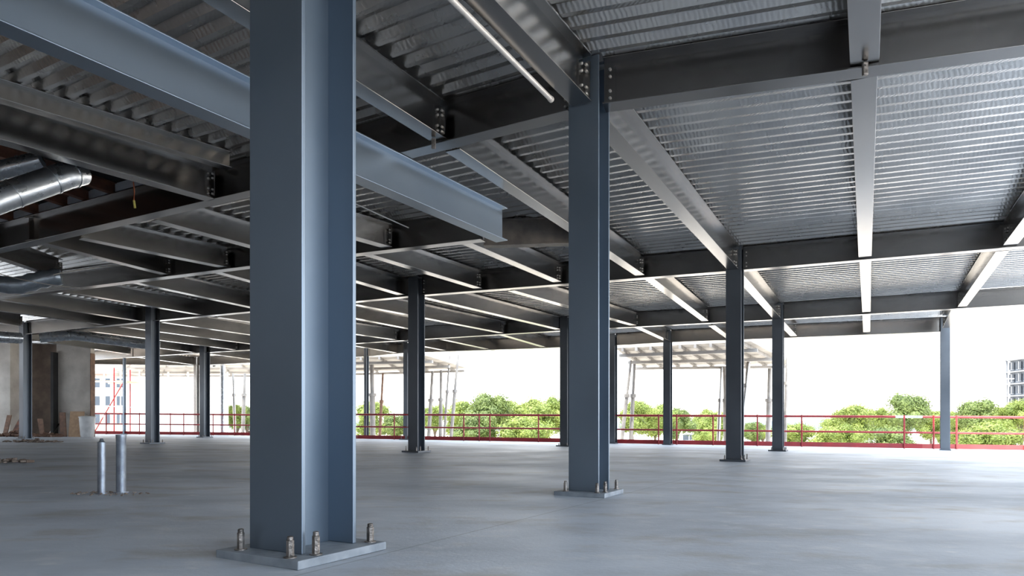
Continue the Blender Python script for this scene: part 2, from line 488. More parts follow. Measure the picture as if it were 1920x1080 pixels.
# main column line: first column - second - third - fourth - edge
def main(p, q, label, r0, r1, **k):
    a, b = cut(p, q, r0, r1)
    return ibeam('steel_beam', a, b, label, 'beam', plates=k.pop('plates', (0, 1)), bolts=k.pop('bolts', True), w=.2, **k)
C1c = Vector((-1.038, 3.366))
main(C1c, C2c, 'large beam from the top edge down to the second column, beside the pale pipe', .20, .17)
main(C2c, C3c, 'large bright beam from the second column back to the third column', .17, .16)
main(C3c, C4c, 'bright beam between the third and fourth columns', .16, .16)
p4 = P(1488, 630, BOT)
main(C4c, p4, 'short beam from the fourth column to the edge girder', .16, -.02, bolts=False)
# middle line of the right ceiling
q = P(1621, 118, REL); dA = (P(1622, 481, REL) - P(1620, 152, REL)).normalized()
ibeam('steel_beam', q - dA * 9, q + dA * .04, 'broad brownish beam end coming from the top right edge to the first girder', 'beam', zb=SB, dep=SD, plates=(1,), bolts=True, w=.215)
sec(1620, 152, 1622, 481, 'pale beam running straight back between the first and second right girders', bolts=True, w=.205)
sec(1622.5, 490, 1624.5, 584, 'pale short beam between the second and third right girders', w=.19)
sec(1624.5, 590, 1625, 622, 'pale stub beam between the third right girder and the edge girder', w=.19)
# right line ending on the corner column
q = P(1893, 461, REL); dR = (P(1773, 616, REL) - P(1879, 472, REL)).normalized()
ibeam('steel_beam', q - dA * 8.6, q + dA * .05, 'beam cut by the right edge, slanting to the second right girder', 'beam', zb=SB, dep=SD, plates=(1,), bolts=True, w=.2)
sec(1879, 472, 1804, 575, 'slanting beam near the right edge between second and third right girders', bolts=True)
sec(1791, 582, 1774, 615, 'short slanting beam on top of the corner column', e1=0.0)
# line just left of the main column line
q0 = P(818, 260, REL); q1 = P(405, 0, REL); dL = (q0 - q1).normalized()
ibeam('steel_beam', q1 - dL * 3.2, q0 + dL * .05, 'warm grey beam at the top behind the nearest column, left of the pale pipe', 'beam', zb=SB, dep=SD, plates=(1,), bolts=True)
sec(880, 303, 1198, 515, 'warm grey beam passing behind the second column from left to right', e0=.35, bolts=True)
sec(1218, 524, 1321, 601, 'pale beam left of the third column between second and third girders')
sec(1335, 611, 1372, 638, 'stub beam meeting the edge girder left of the third column')
# next lines left
sec(877, 458, 1043, 528, 'beam running back below the tip of the bluish beam', bolts=True)
sec(692, 479, 893, 540, 'beam right of the nearest column reaching the second girder line', bolts=True)
sec(560, 497, 766, 557, 'beam ending on the head of the slim mid-floor column', e1=0)
sec(793, 558, 1052, 619, 'long beam from the slim mid-floor column to the column behind the second column', e0=0)
sec(960, 546, 1190, 611, 'beam passing behind the second column at mid height')
sec(668, 572, 937, 624, 'beam passing behind the head of the slim mid-floor column')
sec(560, 577, 768, 617, 'lower beam seen between the nearest column and the slim mid-floor column')
sec(560, 612, 738, 637, 'lowest full beam just right of the nearest column')
sec(1193, 613, 1252, 640, 'stub beam ending on the edge column under the right formwork canopy')
sec(940, 628, 1023, 652, 'short beam to the edge girder above the trees, nearest the second column')
sec(830, 637, 924, 657, 'short beam to the edge girder above the middle of the trees')
sec(770, 645, 847, 660, 'short beam to the edge girder right of the slim mid-floor column')
sec(660, 648, 757, 664, 'short beam to the edge girder above the left formwork canopy')
# left of the nearest column, in front of the first left girder
ibeam('steel_beam', P(-350, 170, BOT), P(397, 376, BOT), 'deep dark beam at the left running down to the broad left girder', 'beam', zb=ZB, dep=DEP, plates=(1,), bolts=True)
RL2 = 3.22
ibeam('steel_beam', P(-250, 115, RL2), P(430, 317, RL2), 'shallow grey-green beam between the bluish beam and the deep dark beam', 'beam', zb=EYE + RL2, dep=.205, w=.15, tf=.012)
# between first and second left girders
sec(295, 416, 560, 487, 'bluish grey beam left of the nearest column below the broad girder')
sec(500, 400, 722, 463, 'beam showing right of the nearest column under the thin white cable')
sec(158, 449, 417, 501, 'beam left of the nearest column ending in a bolted joint')
sec(60, 452, 309, 515, 'dark beam with pale lower edge behind the left girder')
sec(-60, 466, 105, 520, 'dark beam at the left edge above the crumpled foil duct')
# between second left girder and the column line
sec(407, 511, 560, 553, 'beam just left of the nearest column, first below the second left girder')
sec(255, 531, 560, 596, 'long beam crossing above the left columns, reaching the nearest column')
sec(125, 548, 383, 592, 'beam ending right of the head of the left column with bolted foot')
sec(8, 564, 274, 604, 'beam with brightly lit web ending on the left column head', e1=0)
sec(-60, 575, 198, 610, 'low dark beam left of the left column head')
sec(-150, 582, 38, 612, 'low dark beam ending on the leftmost column head', e1=0)
# between the column line and the third line
sec(412, 596, 560, 617, 'thin beam left of the nearest column, upper of the low parallel beams')
sec(308, 605, 560, 641, 'thin beam starting at the left column head, running right')
sec(228, 613, 560, 657, 'thin beam crossing behind the left column, middle of the low parallel beams')
sec(158, 620, 440, 656, 'thin beam crossing behind the left column head, ending above the second left column')
sec(95, 628, 373, 662, 'thin beam ending on the second left column head', e1=0)
sec(10, 630, 240, 664, 'thin dark beam running above the pale plaster walls')
sec(395, 664, 560, 686, 'low beam from the second left column towards the nearest column')
sec(250, 669, 400, 689, 'low beam above the white hoarding at the left')

# the bluish beam hanging below the girders, with its free end
blue0 = P(-420, -120, 2.535); blue1 = P(941, 453, 2.535)
dB = (blue1 - P(0, 52, 2.535)).normalized()
blue0 = blue1 - dB * 10.5
bl = ibeam('steel_beam', blue0, blue1, 'large bluish grey beam with a free end, hung below the others', 'beam', zb=EYE + 2.535, dep=.452, w=.19, tf=.014, m=BLUE)

# edge line off to the right

# ------------------------------------------------------------------ metal deck
NODES = sorted(toab(p)[1] for L in (B1, B2, B3, B4) for p in L)
def ubreaks(b0, b1):
    return [b0] + [b for b in NODES if b0 + .02 < b < b1 - .02] + [b1]
def ribbed(fa, fb, b0, b1, na, nu=14, hole=None):
    """ribbed steel sheet between two girder lines, flutes running along the girders"""
    mb = MB()
    prof = [(0.0, 0.0), (0.24, 0.0), (0.46, 1.0), (0.78, 1.0)]
    ts = []
    for k in range(na):
        for (t, z) in prof: ts.append(((k + t) / na, z))
    ts.append((1.0, 0.0))
    us = ubreaks(b0, b1)
    n = len(us)
    for t, z in ts:
        for b in us:
            a = fa(b) + (fb(b) - fa(b)) * t
            mb.v.append(W(AB(a, b), ZT + .004 + z * .062))
    for i in range(len(ts) - 1):
        for j in range(n - 1):
            mb.f.append((i * n + j, i * n + j + 1, (i + 1) * n + j + 1, (i + 1) * n + j))
    o = mb.build('ceiling', DECK)
    md = o.modifiers.new('thick', 'SOLIDIFY'); md.thickness = .004; md.offset = 1
    return struct(o)
BR = 5.4
ribbed(f0, fB1, -8.15, BR, 62)
ribbed(fB1, fB2, -34, BR, 33, 20)
ribbed(fB2, fB3, -36, BR, 31, 20)
C5b = toab(C5c)[1]
ribbed(fB3, fB4, -38, C5b + .1, 22, 20)
# concrete topping above the ribs
def topping(fa, fb, b0, b1, nu=14):
    mb = MB(); us = ubreaks(b0, b1); nu = len(us) - 1
    for b in us:
        mb.v += [W(AB(fa(b), b), ZT + .075), W(AB(fb(b), b), ZT + .075), W(AB(fb(b), b), ZT + .2), W(AB(fa(b), b), ZT + .2)]
    for i in range(nu):
        o = 4 * i
        for k in range(4): mb.f.append((o + k, o + (k + 1) % 4, o + 4 + (k + 1) % 4, o + 4 + k))
    mb.f += [(0, 1, 2, 3), (4 * nu, 4 * nu + 3, 4 * nu + 2, 4 * nu + 1)]
    return struct(mb.build('ceiling', CONC))
topping(f0, fB1, -8.15, BR); topping(fB1, fB2, -34, BR); topping(fB2, fB3, -36, BR); topping(fB3, fB4, -38, C5b + .1)
# dark boarded opening at the left, in front of the broad girder
topping_z = ZT + .201
mb = MB()
us = [-30, -20, -8.1]
mb.hexa([W(AB(f0(-30), -30), topping_z), W(AB(f0(-8.1), -8.1), topping_z), W(AB(fB1(-8.1) + .15, -8.1), topping_z), W(AB(fB1(-30) + .15, -30), topping_z)],
        [W(AB(f0(-30), -30), topping_z + .03), W(AB(f0(-8.1), -8.1), topping_z + .03), W(AB(fB1(-8.1) + .15, -8.1), topping_z + .03), W(AB(fB1(-30) + .15, -30), topping_z + .03)])
struct(mb.build('ceiling', DARKBOARD))
jl = ['rusty joist nearest the deep dark beam, right end under the boards', 'rusty joist second from the deep dark beam, above the silver duct',
      'rusty joist third from the deep dark beam, above the silver duct', 'rusty joist fourth from the deep dark beam, near the left edge',
      'rusty joist fifth from the deep dark beam, at the left edge']
for i, (x0, y0, x1, y1) in enumerate([(70, 318, 232, 370), (60, 342, 190, 386), (20, 352, 143, 394), (-20, 374, 90, 408), (-60, 392, 45, 420)]):
    p, q = P(x0, y0, 3.46), P(x1, y1, 3.46)
    d = (q - p).normalized()
    ibeam('steel_joist', p - d * 1.2, q + d * .25, jl[i], 'joist', 'rusty joists above the silver duct', zb=EYE + 3.46, dep=.17, w=.10, tf=.01, tw=.008, m=RUST)

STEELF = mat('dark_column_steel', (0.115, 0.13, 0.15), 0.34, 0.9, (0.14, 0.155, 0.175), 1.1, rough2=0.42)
# ------------------------------------------------------------------ columns
def column(c, size, plate, label, height=ZT - .003, rot=29, pt=.041, nut=.032, bolts=True, m=None, group=None, flt=.024, bh=.13):
    m = m or STEELC; group = group or 'steel columns standing on the slab'
    z0 = -FALL * c.x
    root = empty('steel_column', (c.x, c.y, z0), label, 'column', group); root['kind'] = 'thing'
    r = math.radians(rot)
    a = Vector((math.sin(r), math.cos(r), 0)); b = Vector((math.cos(r), -math.sin(r), 0)); up = Vector((0, 0, 1))
    o = Vector((c.x, c.y, z0))
    top = height
    L = top - pt
    for s in (-1, 1):
        bevel(MB().box(o + a * (s * (size / 2 - flt / 2)) + up * (pt + L / 2), size, flt, L, b, a, up).build('flange', m, root), .004, 2)
    MB().box(o + up * (pt + L / 2), .018, size - 2 * flt, L, b, a, up).build('web', m, root)
    bp = bevel(MB().box(o + up * (pt / 2), plate, plate * 1.05, pt, b, a, up).build('base_plate', PLATE if m is STEELC else m, root), .004, 2)
    if bolts:
        for i, j in ((-.62, -.80), (.66, -.86), (.82, -.48), (.78, .82), (-.80, .80)):
            q = o + b * (i * plate / 2) + a * (j * plate * 1.05 / 2)
            h = bh * random.uniform(.9, 1.1); rr = nut * .55
            MB().tube([q + up * pt, q + up * (pt + .005)], nut * 1.15, 16).tube([q + up * (pt + .006), q + up * (pt + h * .80), q + up * (pt + h * .82)], [nut * .72, nut * .70, rr], 8).tube(
                [q + up * (pt + h * .74), q + up * (pt + h * .97), q + up * (pt + h)], [rr, rr, rr * .7], 10).build('anchor_bolt', BOLT, root, smooth=True)
    return root
column(C1c, .36, .56, 'large bluish grey column in the foreground on a bolted base plate', rot=30, bh=.105, nut=.026)
column(C2c, .30, .50, 'second largest column right of centre with four bolts on its base plate', rot=28, bh=.10, nut=.024)
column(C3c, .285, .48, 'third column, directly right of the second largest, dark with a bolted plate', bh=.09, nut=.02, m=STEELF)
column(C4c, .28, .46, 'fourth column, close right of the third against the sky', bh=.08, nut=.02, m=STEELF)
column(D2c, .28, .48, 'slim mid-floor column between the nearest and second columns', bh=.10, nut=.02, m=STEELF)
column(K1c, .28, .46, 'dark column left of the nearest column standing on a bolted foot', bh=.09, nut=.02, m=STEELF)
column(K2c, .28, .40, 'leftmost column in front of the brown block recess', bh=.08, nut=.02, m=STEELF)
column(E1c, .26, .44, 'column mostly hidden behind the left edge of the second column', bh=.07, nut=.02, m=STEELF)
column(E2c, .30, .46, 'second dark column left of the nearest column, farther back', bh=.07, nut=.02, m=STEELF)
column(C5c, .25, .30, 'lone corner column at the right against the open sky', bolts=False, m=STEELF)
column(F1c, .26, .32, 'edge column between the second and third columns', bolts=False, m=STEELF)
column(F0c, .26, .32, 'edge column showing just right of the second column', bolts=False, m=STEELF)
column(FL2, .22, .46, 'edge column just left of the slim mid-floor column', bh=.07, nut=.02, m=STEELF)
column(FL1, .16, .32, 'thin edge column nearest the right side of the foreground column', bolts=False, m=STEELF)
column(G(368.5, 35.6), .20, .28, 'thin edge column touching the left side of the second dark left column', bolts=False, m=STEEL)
column(G(233, 34.3), .11, .24, 'very thin dark post beside the red scaffold', bolts=False)
pp = G(418, 35.3)
rt = empty('round_column', W(pp, 0), 'pale galvanised round post at the left edge rail', 'column')
MB().tube([W(pp, 0), W(pp, ZB)], .13, 20).build('shaft', GALV, rt, smooth=True)
MB().tube([W(pp, 0), W(pp, .03)], .2, 20).build('foot_ring', GALV, rt, smooth=True)

# hanging lugs under the beams by the second column
def lug(p, z, label):
    r = empty('erection_lug', W(p, z), label, 'lug')
    o = W(p, z)
    bevel(MB().box(o + Vector((0, 0, -.055)), .045, .03, .11).build('plate', BOLT, r), .008, 3)
    MB().tube([o + Vector((0, -.024, -.03)), o + Vector((0, .022, -.03))], .011, 8).build('pin', BOLT, r)
lug(P(1089, 219, BOT), ZB, 'short steel lug hanging where the large beam meets the second column')
lug(P(1622, 121, BOT), ZB + .02, 'small steel lug under the broad brownish beam end at the top right')
lug(P(813, 263, BOT), ZB + .02, 'small steel lug under the end of the warm grey beam left of the pale pipe')

# ------------------------------------------------------------------ services
def zpt(x, y, d): return Vector(((x - 960) / F * d, d, EYE + (HY - y) / F * d))
# pale pipe slung beside the large beam
pa, pb = P(845, -3, 2.93), P(1033, 186, 2.93)
d = (pb - pa).normalized()
e = empty('conduit_pipe', W(pa - d * 1.5, EYE + 2.93), 'pale slim pipe slung beside the large beam at the top centre', 'pipe')
MB().tube([W(pa - d * 1.5, EYE + 2.93), W(pb, EYE + 2.93)], .023, 16).build('tube', PALEPIPE, e, smooth=True)
MB().tube([W(pb - d * .02, EYE + 2.93), W(pb + d * .012, EYE + 2.93)], .027, 16).build('end_cap', PALEPIPE, e, smooth=True)
def duct(pts, r, label, seams=6, m=GALV, capball=False):
    e = empty('round_duct', pts[0], label, 'duct')
    MB().tube(pts, r, 28).build('tube', m, e, smooth=True)
    for k in range(1, seams):
        t = k / seams * (len(pts) - 1); i = min(int(t), len(pts) - 2)
        c = pts[i].lerp(pts[i + 1], t - i); dd = (pts[i + 1] - pts[i]).normalized()
        MB().tube([c - dd * .012, c + dd * .012], r + .006, 28).build('seam_band', m, e, smooth=True)
    return e
duct([zpt(-160, 432, 6.9), zpt(0, 372, 7.6), zpt(122, 330, 8.1), zpt(150, 323, 8.3)], .155, 'silver round duct hanging at the left edge below the rusty joists', 5)
duct([zpt(-90, 342, 8.25), zpt(0, 320, 8.3), zpt(78, 300, 8.4)], .11, 'higher silver duct at the left edge above the large round duct', 4)
duct([zpt(-80, 632, 20), zpt(0, 632, 20.5), zpt(38, 634, 21)], .17, 'short silver duct at the left edge beside the leftmost column head', 3)
duct([zpt(75, 633, 22.0), zpt(140, 629, 22.4), zpt(272, 646, 23.0), zpt(300, 650, 23.2)], .16, 'long silver duct between the leftmost column and the next column', 7)
# crumpled foil duct in the left bays
pts = []
for i in range(15):
    t = i / 14
    pts.append(zpt(-40 + 155 * t, 522 + 6 * math.sin(5 * t) + 18 * t - 30 * max(0, t - .5), 13.2 + .6 * t))
e = empty('foil_duct', pts[0], 'crumpled bluish foil duct sagging under the beams at the left', 'duct')
MB().tube(pts, [.17 + .03 * math.sin(3.1 * i) for i in range(15)], 14).build('sleeve', mat('foil', (.40, .46, .52), .35, .85, (.28, .32, .38), 5, .8, 6), e, smooth=True)
# loose flexible cables
def cable(pts, r, m, name, label):
    return tag(MB().tube(pts, r, 6).build(name, m, None, smooth=True), label, 'cable')
def mids(x0, y0, d0, x1, y1, d1, sag, n=12):
    return [zpt(x0 + (x1 - x0) * i / n, y0 + (y1 - y0) * i / n + sag * 4 * (i / n) * (1 - i / n), d0 + (d1 - d0) * i / n) for i in range(n + 1)]
cable(mids(560, 332, 9.0, 766, 427, 11.3, 1), .009, WHITEP, 'cable', 'thin white cable under the deck right of the nearest column')
cable(mids(100, 515, 13.5, 240, 497, 13.9, -3), .009, PALEPIPE, 'cable', 'pale looped cable under the left beams near the foil duct')
cable(mids(-20, 508, 12.8, 150, 540, 13.2, 5), .009, PALEPIPE, 'cable', 'pale cable draped along the foil duct at the left edge')
e = empty('hanging_cord', zpt(251, 343, 9.0), 'short orange cord with a yellow tip hanging from the deep dark beam', 'cord')
MB().tube([zpt(250, 341, 9.0), zpt(252, 360, 9.0), zpt(251, 376, 9.0)], .008, 6).build('cord', ORANGE, e, smooth=True)
MB().tube([zpt(251, 376, 9.0), zpt(253, 390, 9.0)], .014, 6).build('tip', YELLOW, e, smooth=True)
# crumpled orange netting above the dusty girder
pts = []
for k in range(5):
    pts = [zpt(940 + 120 * i / 12, 424 + 3 * k + 4 * math.sin(i * 1.3 + k * 2), 11.35 - .12 * i / 12 + .04 * k) for i in range(13)]
    cable(pts, .008, ORANGE, 'loose_cable', ['rust orange cable, topmost of five above the dusty girder', 'rust orange cable, second of five above the dusty girder',
          'rust orange cable, middle of five above the dusty girder', 'rust orange cable, fourth of five above the dusty girder', 'rust orange cable, lowest of five above the dusty girder'][k])

# standpipes rising from the slab
def standpipe(x, yb, yt, r, label, cap):
    d = F * EYE / (yb - hor(x)); p = G(x, d); o = W(p, 0)
    h = (yb - yt) / F * d
    e = empty('standpipe', o, label, 'pipe')
    MB().tube([o, o + Vector((0, 0, h * .93)), o + Vector((0, 0, h * .95)), o + Vector((0, 0, h))], [r, r, r * (1.06 if cap else .6), r * (1.06 if cap else .35)], 24).build('tube', PIPE, e, smooth=True)
    MB().tube([o, o + Vector((0, 0, .012))], r * 1.5, 24).build('collar', PIPE, e, smooth=True)
    return o
s1 = standpipe(190.5, 926, 822, .033, 'shorter narrow standpipe with a pointed top rising from the slab', False)
s2 = standpipe(227, 924, 815, .041, 'taller thick standpipe rising from the slab left of the nearest column', True)
# rubble and broken slab around the pipes
RUB = {}
def rubble(c, n, rx, ry, smin, smax, label, name='rubble_heap', m=RUBBLE, hz=.5):
    mb = MB()
    for i in range(n):
        a = random.uniform(0, 6.28); q = math.sqrt(random.random())
        s = random.uniform(smin, smax)
        px = c.x + math.cos(a) * q * rx; py = c.y + math.sin(a) * q * ry
        z = -FALL * px + s * .22 + (1 - q) * hz * smax * random.random()
        u = Vector((random.uniform(-1, 1), random.uniform(-1, 1), random.uniform(-.3, .3))).normalized()
        w = u.cross(Vector((0, 0, 1))).normalized(); v = w.cross(u)
        mb.box((px, py, z), s, s * random.uniform(.5, .9), s * random.uniform(.25, .5), u, w, v)
    return tag(mb.build(name, m), label, 'rubble', kind='stuff')
rubble(Vector((s1.x + .1, s1.y)), 80, .36, .16, .008, .026, 'scattered chippings around the feet of the two standpipes', hz=.2)
rubble(G(8, 10.5), 60, .45, .2, .03, .10, 'small pile of rubble on the slab at the left edge')
rubble(G(60, 20.5), 90, .9, .4, .04, .12, 'low rubble strip in front of the leftmost column')

# ------------------------------------------------------------------ guard rail along the slab edge
def rail_run(i0, i1, label, posts, m=RED, off=Vector((0, 0)), grey=None):
    a, b = RAIL[i0], RAIL[i1]
    e = empty('guard_rail', W(a, 0), label, 'railing', 'red guard rail runs along the slab edge')
    d = (b - a); L = d.length; d.normalize()
    def bar(z, h, t, nm, t0=0.0, t1=1.0, mm=m):
        s = Vector((d.y, -d.x)) * t / 2
        p, q = a + d * (L * t0), a + d * (L * t1)
        pts = [p - s, q - s, q + s, p + s]
        MB().hexa([W(v, z) for v in pts], [W(v, z + h) for v in pts]).build(nm, mm, e)
    def rod(z, r, nm, t0=0.0, t1=1.0, mm=m):
        p, q = a + d * (L * t0), a + d * (L * t1)
        MB().tube([W(p, z), W(q, z)], r, 10).build(nm, mm, e, smooth=True)
    if grey:
        rod(1.05, .042, 'top_rail', 0, grey[0]); rod(1.05, .042, 'top_rail', grey[0], grey[1], GALV); rod(1.05, .042, 'top_rail', grey[1], 1)
    else:
        rod(1.05, .042, 'top_rail')
    rod(.53, .034, 'mid_rail')
    bar(.01, .155, .03, 'toe_board')
    for x in posts:
        # where the run crosses image column x
        k = (x - 960) / F
        den = d.x - k * d.y
        t = (k * a.y - a.x) / den
        p = a + d * t + Vector((d.y, -d.x)) * .03
        MB().tube([W(p, 0), W(p, 1.10)], .028, 8).build('post', m, e, smooth=True)
rail_run(0, 1, 'red guard rail run hidden largely behind the plaster wall, far left', [150])
rail_run(1, 2, 'red guard rail run in front of the white hoarding, left of the nearest column', [200, 262, 320, 345, 400, 440])
rail_run(2, 3, 'red guard rail run on both sides of the nearest column', [500, 560, 640])
rail_run(3, 4, 'long red guard rail run in front of the central trees', [740, 870, 899, 919, 1010, 1235])
rail_run(4, 5, 'red guard rail run from the edge column to the corner column', [1269, 1337, 1420, 1503, 1695, 1750], grey=(.905, 1.0))
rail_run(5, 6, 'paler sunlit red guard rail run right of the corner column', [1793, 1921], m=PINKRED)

# ------------------------------------------------------------------ left walls
def wallbox(name, x0, x1, y0, y1, z0, z1, m):
    mb = MB(); pts = [Vector((x0, y0)), Vector((x1, y0)), Vector((x1, y1)), Vector((x0, y1))]
    mb.hexa([W(p, z0) for p in pts], [W(p, z1) for p in pts])
    return struct(mb.build(name, m))
wx = lambda x, d: (x - 960) / F * d
wallbox('wall_left', -33.5, wx(19, 28.6), 28.6, 29.3, 0, ZT + .2, PLASTER)
wallbox('wall_recess', wx(19, 30.2) - .8, wx(106, 29.8), 30.2, 30.7, 0, ZT + .2, BLOCK)
wallbox('wall_back', wx(106, 28.6), wx(170, 28.6), 28.6, 28.85, 0, ZT + .2, PLASTER)
wallbox('trim_1', wx(101, 28.5), wx(106, 28.5), 28.3, 28.6, 0, ZB - .1, DARKBOARD)
wallbox('trim_2', wx(170, 28.6) + .01, wx(171.5, 28.6), 28.55, 28.85, 0, ZB - .1, TIMBER)
wallbox('shade_wall_side', -34.2, -33.6, -4, 34.5, 0, ZT + .2, BLOCK)  # added out of view, keeps open sky out of the left column reflections
# unseen wall added behind the camera to darken what the steel reflects
rw = MB()
ra, rb = AB(-8, 5.8), AB(-8, -34)
rw.hexa([W(v, 0) for v in (ra, rb, rb - A * .3, ra - A * .3)], [W(v, ZT + .2) for v in (ra, rb, rb - A * .3, ra - A * .3)])
struct(rw.build('shade_wall_rear', BLOCK))
rw = MB()
ra, rb = AB(-8.3, 5.5), AB(-4.6, 5.5)
rw.hexa([W(v, 0) for v in (ra, rb, rb + B * .3, ra + B * .3)], [W(v, ZT + .2) for v in (ra, rb, rb + B * .3, ra + B * .3)])
struct(rw.build('shade_wall_right', BLOCK))  # unseen, added to block light from the right behind the camera
rw = MB()
ra, rb = AB(-8, -13.5), AB(3.6, -13.5)
rw.hexa([W(v, 0) for v in (ra, rb, rb - B * .3, ra - B * .3)], [W(v, ZT + .19) for v in (ra, rb, rb - B * .3, ra - B * .3)])
struct(rw.build('shade_wall_inner', BLOCK))  # unseen, added so the column fronts reflect something dark
# things leaning at the wall
def lean(x0, x1, yt, d, thick, label, m, name='board', cat='board', leanback=.35, skew=0):
    a = G(x0, d); b = G(x1, d)
    h = (hor(x0) - yt) / F * d + EYE
    e = tag(None or MB().hexa([W(a, 0), W(b, 0), W(b + Vector((0, thick)), 0), W(a + Vector((0, thick)), 0)],
        [W(a + Vector((skew, leanback)), h), W(b + Vector((skew, leanback)), h), W(b + Vector((skew, leanback + thick)), h), W(a + Vector((skew, leanback + thick)), h)]).build(name, m), label, cat)
    return e
lean(128, 155, 771, 28.0, .02, 'pale plywood sheet leaning on the plaster wall beside the white tub', PLY, 'plywood_sheet', skew=-.15)
lean(113, 124, 773, 28.0, .05, 'reddish timber plank leaning left of the plywood sheet', TIMBER, 'timber_plank', 'plank', .3, -.25)
lean(75, 84, 785, 28.2, .05, 'dark timber plank leaning right of the leftmost column', TIMBER, 'timber_plank', 'plank', .33, -.35)
lean(88, 96, 788, 28.2, .05, 'short grey board leaning in the brown block recess', STEEL, 'timber_plank', 'plank', .5, .1)
lean(4, 12, 778, 27.8, .05, 'reddish timber plank leaning at the left edge', TIMBER, 'timber_plank', 'plank', .4, -.1)
lean(18, 27, 780, 27.9, .06, 'dark plank leaning between the left edge and the leftmost column', RUST, 'timber_plank', 'plank', .4, .15)
rubble(G(30, 27.3), 120, 1.1, .4, .05, .22, 'heap of brown offcuts against the left wall', 'offcut_heap', TIMBER, 1.2)
rubble(G(92, 27.6), 60, .6, .25, .05, .18, 'low heap of dark offcuts right of the leftmost column', 'offcut_heap', TIMBER, 1.0)
c = G(163.5, 27.6); o = W(c, 0)
e = empty('plastic_tub', o, 'white plastic tub with a lid beside the plywood sheet', 'tub')
MB().tube([o, o + Vector((0, 0, .06)), o + Vector((0, 0, .72)), o + Vector((0, 0, .8))], [.22, .24, .29, .29], 24).build('body', WHITEP, e, smooth=True)
MB().tube([o + Vector((0, 0, .8)), o + Vector((0, 0, .84)), o + Vector((0, 0, .87))], [.31, .31, .2], 24).build('lid', WHITEP, e, smooth=True)
MB().tube([o + Vector((-.06, 0, .87)), o + Vector((-.06, 0, .93)), o + Vector((.06, 0, .93)), o + Vector((.06, 0, .87))], .012, 8).build('handle', BOLT, e, smooth=True)

# ------------------------------------------------------------------ formwork canopies outside, on props
GZ = -3.3
def canopy(corners, rel, label, nj):
    c = [P(x, y, rel) for x, y in corners]
    z = EYE + rel
    e = empty('formwork_canopy', W(c[0], z), label, 'canopy')
    MB().hexa([W(p, z) for p in c], [W(p, z + .12) for p in c]).build('deck_board', FORM, e)
    for i in range(nj):
        t = (i + .5) / nj
        p, q = c[0].lerp(c[1], t), c[3].lerp(c[2], t)
        d = (q - p).normalized(); s = Vector((d.y, -d.x)) * .05
        MB().hexa([W(v, z - .14) for v in (p - s, q - s, q + s, p + s)], [W(v, z - .002) for v in (p - s, q - s, q + s, p + s)]).build('bearer', PROPM, e)
    for t in (.12, .5, .9):
        p, q = c[0].lerp(c[3], t), c[1].lerp(c[2], t)
        d = (q - p).normalized(); s = Vector((d.y, -d.x)) * .07
        MB().hexa([W(v, z - .27) for v in (p - s, q - s, q + s, p + s)], [W(v, z - .142) for v in (p - s, q - s, q + s, p + s)]).build('ledger', FORM, e)
    return e
canopy([(1154, 653), (1408, 640), (1488, 683), (1195, 686)], 3.16, 'pale formwork canopy outside between the second and fourth columns', 9)
canopy([(560, 672), (800, 667), (878, 691), (560, 701)], 3.3, 'pale formwork canopy outside between the nearest and slim mid-floor columns', 7)
canopy([(230, 683), (470, 683), (500, 702), (200, 702)], 4.2, 'pale soffit canopy outside above the white hoarding at the left', 7)
def prop(x0, y0, x1, y1, d, label, r=.065, m=PROPM):
    r *= 1.35
    a = zpt(x0, y0, d); b = zpt(x1, y1, d)
    k = (b.z - GZ) / (a.z - b.z) if a.z > b.z else 0
    bot = b + (b - a) * k
    e = empty('shoring_prop', bot, label, 'prop', 'shoring props outside the slab edge')
    mid = a.lerp(b, .45)
    MB().tube([bot, mid], r, 10).build('outer_tube', m, e, smooth=True)
    MB().tube([mid, a], r * .72, 10).build('inner_tube', m, e, smooth=True)
    MB().tube([mid - Vector((0, 0, .08)), mid + Vector((0, 0, .08))], r * 1.5, 10).build('collar', m, e, smooth=True)
    MB().box(bot + Vector((0, 0, .02)), .3, .3, .04).build('foot_plate', m, e)
prop(1183, 676, 1166, 823, 31, 'leaning prop, leftmost under the right formwork canopy')
prop(1190, 676, 1183, 823, 31.3, 'leaning prop, second from left under the right formwork canopy', .07)
prop(1353, 688, 1347, 827, 33, 'dark prop just left of the third column', .07, STEEL)
prop(1359, 688, 1362, 827, 33.2, 'pale prop touching the left side of the third column', .10)
prop(1404, 676, 1393, 780, 30, 'prop just right of the third column', .09, STEEL)
prop(1443, 688, 1440, 827, 33.5, 'prop touching the left side of the fourth column', .09)
prop(1476, 660, 1473, 790, 30.5, 'thin prop right of the fourth column', .05)
prop(718, 700, 712, 817, 38, 'thin dark prop between the two edge columns right of the nearest column', .06, TIMBER)
prop(697, 675, 699, 820, 36, 'wide pale prop right of the thin edge column', .11)
prop(811, 696, 804, 817, 38, 'curved-looking prop right of the slim mid-floor column', .08)
prop(827, 694, 826, 817, 38.3, 'upright prop in front of the left end of the central trees', .08)
prop(843, 667, 833, 817, 37, 'prop leaning left beside the central trees', .05)
prop(859, 665, 846, 817, 36.5, 'rightmost prop under the left formwork canopy', .07)
prop(437, 700, 440, 790, 40, 'thin prop between the pale round post and the nearest column', .06, STEEL)
prop(459, 700, 456, 790, 40, 'prop close to the left side of the nearest column', .08)

